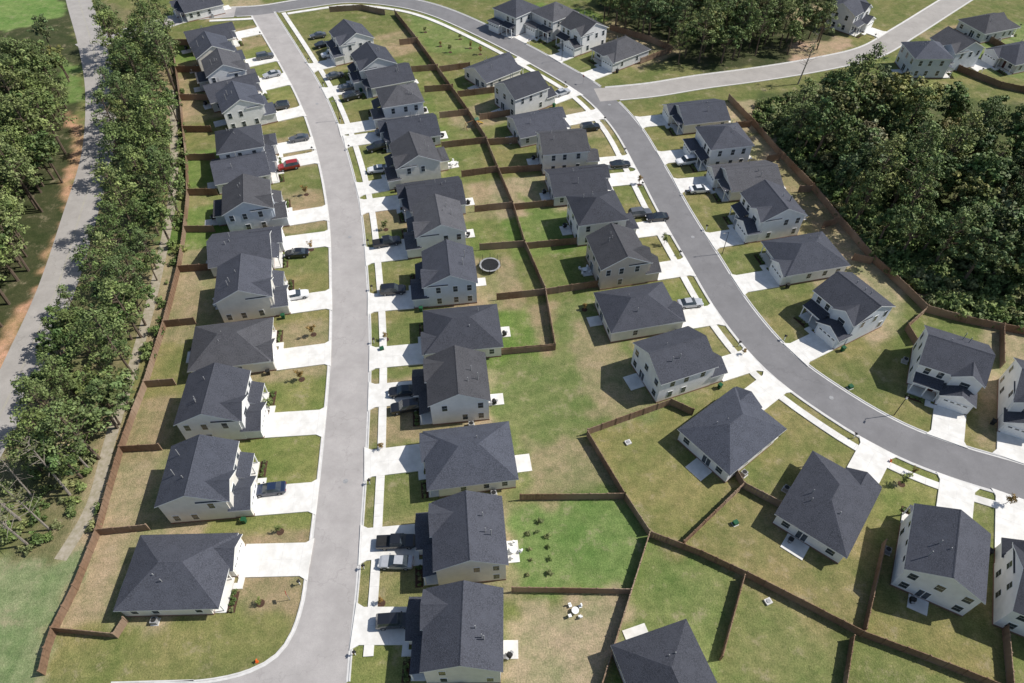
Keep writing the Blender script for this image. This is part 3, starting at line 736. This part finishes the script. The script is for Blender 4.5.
def empty(n):
    e=bpy.data.objects.new(n,None); COL.objects.link(e); return e
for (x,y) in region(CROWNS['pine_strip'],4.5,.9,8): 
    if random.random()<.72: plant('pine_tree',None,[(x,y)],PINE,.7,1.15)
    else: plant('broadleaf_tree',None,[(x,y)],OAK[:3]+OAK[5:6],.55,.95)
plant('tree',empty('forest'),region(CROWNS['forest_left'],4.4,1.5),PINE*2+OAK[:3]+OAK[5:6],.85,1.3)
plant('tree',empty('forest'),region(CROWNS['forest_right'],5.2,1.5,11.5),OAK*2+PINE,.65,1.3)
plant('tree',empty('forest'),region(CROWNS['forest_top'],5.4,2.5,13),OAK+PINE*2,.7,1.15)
plant('tree',empty('forest'),region(CROWNS['trees_tl'],6.5,1),OAK,.6,.9)
plant('bush',empty('undergrowth'),region(CROWNS['scrub'],1.7,.5),BUSH,.7,2.0)
plant('bush',empty('undergrowth'),[q for q in region(CROWNS['scrub_left'],1.9,.5) if near_road(*q,['track'])[0]>1.6 and random.random()<.75],BUSH,.5,1.5)
for q in [(258,600),(915,470),(310,245),(305,190),(757,440),(312,330),(385,335),(268,405),(380,445),(850,385),(745,350),(585,305),(665,240),(440,42),(460,35),(425,28),(480,50),(905,480),(385,225),(640,180),(300,375),(278,528),(1010,500),(380,600),(300,110),(450,48),(470,44)]:
    x,y=P(*q,1.2)
    if near_road(x,y,['road1','road2'])[0]<4.3: continue
    plant('young_tree',None,[(x,y)],YOUNG,.6,1.1)
    mb=MB(); mb.cyl(0,0,0,.05,.55,.5,'mulch',14); mb.obj('mulch_ring',None,(x,y,0))
for q in [(527,535),(537,533),(547,536),(530,549),(548,547),(549,560),(550,573),(531,561),(540,521),(527,576)]:
    plant('shrub',None,[P(*q)],BUSH,.3,.6)
for q in [(812,118),(798,84),(905,170),(70,495),(20,520),(50,530),(35,500),(5,505),(90,470),(28,545)]: plant('bare_tree',None,[P(*q)],DEAD,.8,1.15)

# ---------- vehicles ----------
CL=[(270,490,'sedan','car_blue'),(297,254,'sedan','car_black'),(296,296,'sedan','car_white'),(289,167,'suv','car_red'),(299,139,'sedan','car_grey'),(280,107,'suv','car_black'),(272,75,'sedan','car_silver'),(265,57,'suv','car_grey'),(397,543,'pickup','car_black'),(396,563,'sedan','car_silver'),(395,622,'suv','car_black'),(406,408,'suv','car_black'),(393,291,'suv','car_black'),(387,243,'pickup','car_black'),(378,170,'sedan','car_white'),(377,148,'suv','car_black'),(385,132,'sedan','car_grey'),(657,218,'sedan','car_black'),(640,214,'suv','car_grey'),(690,304,'sedan','car_silver'),(352,97,'suv','car_black'),(348,88,'sedan','car_grey'),(335,76,'sedan','car_grey'),(330,55,'suv','car_white'),(323,45,'sedan','car_black'),(318,36,'sedan','car_grey'),(590,128,'suv','car_black'),(562,93,'sedan','car_silver'),(403,392,'sedan','car_black'),(686,162,'suv','car_white'),(620,165,'sedan','car_black'),(700,190,'sedan','car_white')]
for u,v,kd,pt in CL:
    x,y=P(u,v,.5); D,k,ix=near_road(x,y,['road1','road2']); rp=RA[k][ix]
    rz=math.atan2(rp[1]-y,rp[0]-x)+random.uniform(-.04,.04)+(math.pi if random.random()<.5 else 0)
    place({'sedan':'parked_car','suv':'parked_suv','pickup':'parked_pickup_truck'}[kd],car(kd,pt),(x,y,.175),rz)
x,y=P(490,268); b=MB(); b.cyl(0,0,.85,.88,1.75,1.75,'black_plastic',28); 
for k in range(28):
    a0,a1=2*math.pi*k/28,2*math.pi*(k+1)/28
    b.poly([(r*math.cos(a),r*math.sin(a),.93) for r,a in((1.7,a0),(2.05,a0),(2.05,a1),(1.7,a1))],'metal_grey')
for k in range(8):
    a=2*math.pi*k/8; b.cyl(2*math.cos(a),2*math.sin(a),0,2.2,.04,.04,'black_plastic',6)
b.obj('trampoline',None,(x,y,0))
place('patio_table_set',TABLE,(*P(575,612),0),.3,None,.8)
place('swing_set',SWING,(*P(470,128),0),.6,None,.8)
b=MB(); b.cyl(0,0,0,.6,.13,.12,'orange_plastic',12); b.cyl(0,0,.6,.75,.12,.04,'orange_plastic',12); b.cyl(0,.42,-.24,.24,.07,.07,'orange_plastic',8,'y'); b.cyl(0,0,0,.05,.2,.2,'orange_plastic',12); HYD=b.mesh('fire_hydrant')
place('fire_hydrant',HYD,(*P(257,662),0)); place('fire_hydrant',HYD,(*P(890,462),0))
b=MB(); b.cyl(0,0,0,5.5,.07,.05,'black_plastic',8); b.box(-.05,.9,-.03,.03,5.4,5.46,'black_plastic'); b.box(.6,1.1,-.12,.12,5.32,5.42,'metal_grey'); LAMP=b.mesh('street_lamp')
for q in [(340,120),(715,255),(880,427),(560,62)]:
    x,y=P(*q); D,k,ix=near_road(x,y,['road1','road2']); n=RN[k][ix]; rp=RA[k][ix]; side=1 if (x-rp[0])*n[0]+(y-rp[1])*n[1]>0 else -1
    place('street_lamp',LAMP,(rp[0]+n[0]*4.3*side,rp[1]+n[1]*4.3*side,0),math.atan2(-n[1]*side,-n[0]*side))
b=MB(); b.cyl(0,0,0,2.4,.035,.035,'metal_grey',6); b.box(-.02,.02,-.32,.32,2.0,2.5,'lamp_red'); SIGN=b.mesh('traffic_sign')
for q in[(290,600),(583,84)]: place('traffic_sign',SIGN,(*P(*q),0),.5)
b=MB(); b.box(-.5,.5,-.45,.45,0,.08,'concrete_grey'); b.box(-.4,.4,-.35,.35,.08,.75,'green_plastic'); b.box(-.42,.42,-.37,.37,.75,.8,'green_plastic'); UB=b.mesh('utility_box')
for q in[(382,350),(850,388),(735,524)]: place('utility_box',UB,(*P(*q),0),.4,None,.85)
b=MB(); b.box(-.45,.45,-.4,.4,0,.3,'concrete_grey'); b.cyl(0,0,.3,.38,.28,.28,'metal_grey',12); DR=b.mesh('drain_cover')
for q in[(628,443),(768,602)]: place('drain_cover',DR,(*P(*q),0),.4)
b=MB(); b.cyl(0,0,0,.01,.38,.38,'metal_grey',18)
MH=b.mesh('manhole_cover')
for k,ii in(('road1',14),('road1',40),('road1',66),('road2',70),('road2',95),('road2',115)):
    q=RC[k][ii]; place('manhole_cover',MH,(q[0]+.6,q[1],.050))

# ---------- light, sky, camera ----------
w=bpy.data.worlds.new('World'); scene.world=w; w.use_nodes=True; nt=w.node_tree
sky=nt.nodes.new('ShaderNodeTexSky'); sky.sky_type='NISHITA'; sky.sun_disc=False; sky.sun_elevation=SUN_EL; sky.sun_rotation=math.pi/2-SUN_AZ
bg=nt.nodes['Background']; nt.links.new(sky.outputs[0],bg.inputs[0]); bg.inputs[1].default_value=.105
sd=bpy.data.lights.new('sun','SUN'); sd.energy=5.0; sd.angle=rad(.5); sd.color=(1,.965,.91)
so=bpy.data.objects.new('sun',sd); COL.objects.link(so); so.location=(100,30,150)
from mathutils import Vector
dv=Vector((math.cos(SUN_EL)*math.cos(SUN_AZ),math.cos(SUN_EL)*math.sin(SUN_AZ),math.sin(SUN_EL)))
so.rotation_euler=dv.to_track_quat('Z','Y').to_euler()
cam=bpy.data.objects.new('camera',bpy.data.cameras.new('camera')); COL.objects.link(cam)
cam.location=(0,0,ALT); cam.rotation_euler=(math.pi/2-PIT,0,0); cam.data.lens=24; cam.data.sensor_width=36; cam.data.clip_end=6000
scene.camera=cam
scene.view_settings.view_transform='Standard'; scene.view_settings.look='None'; scene.view_settings.exposure=0
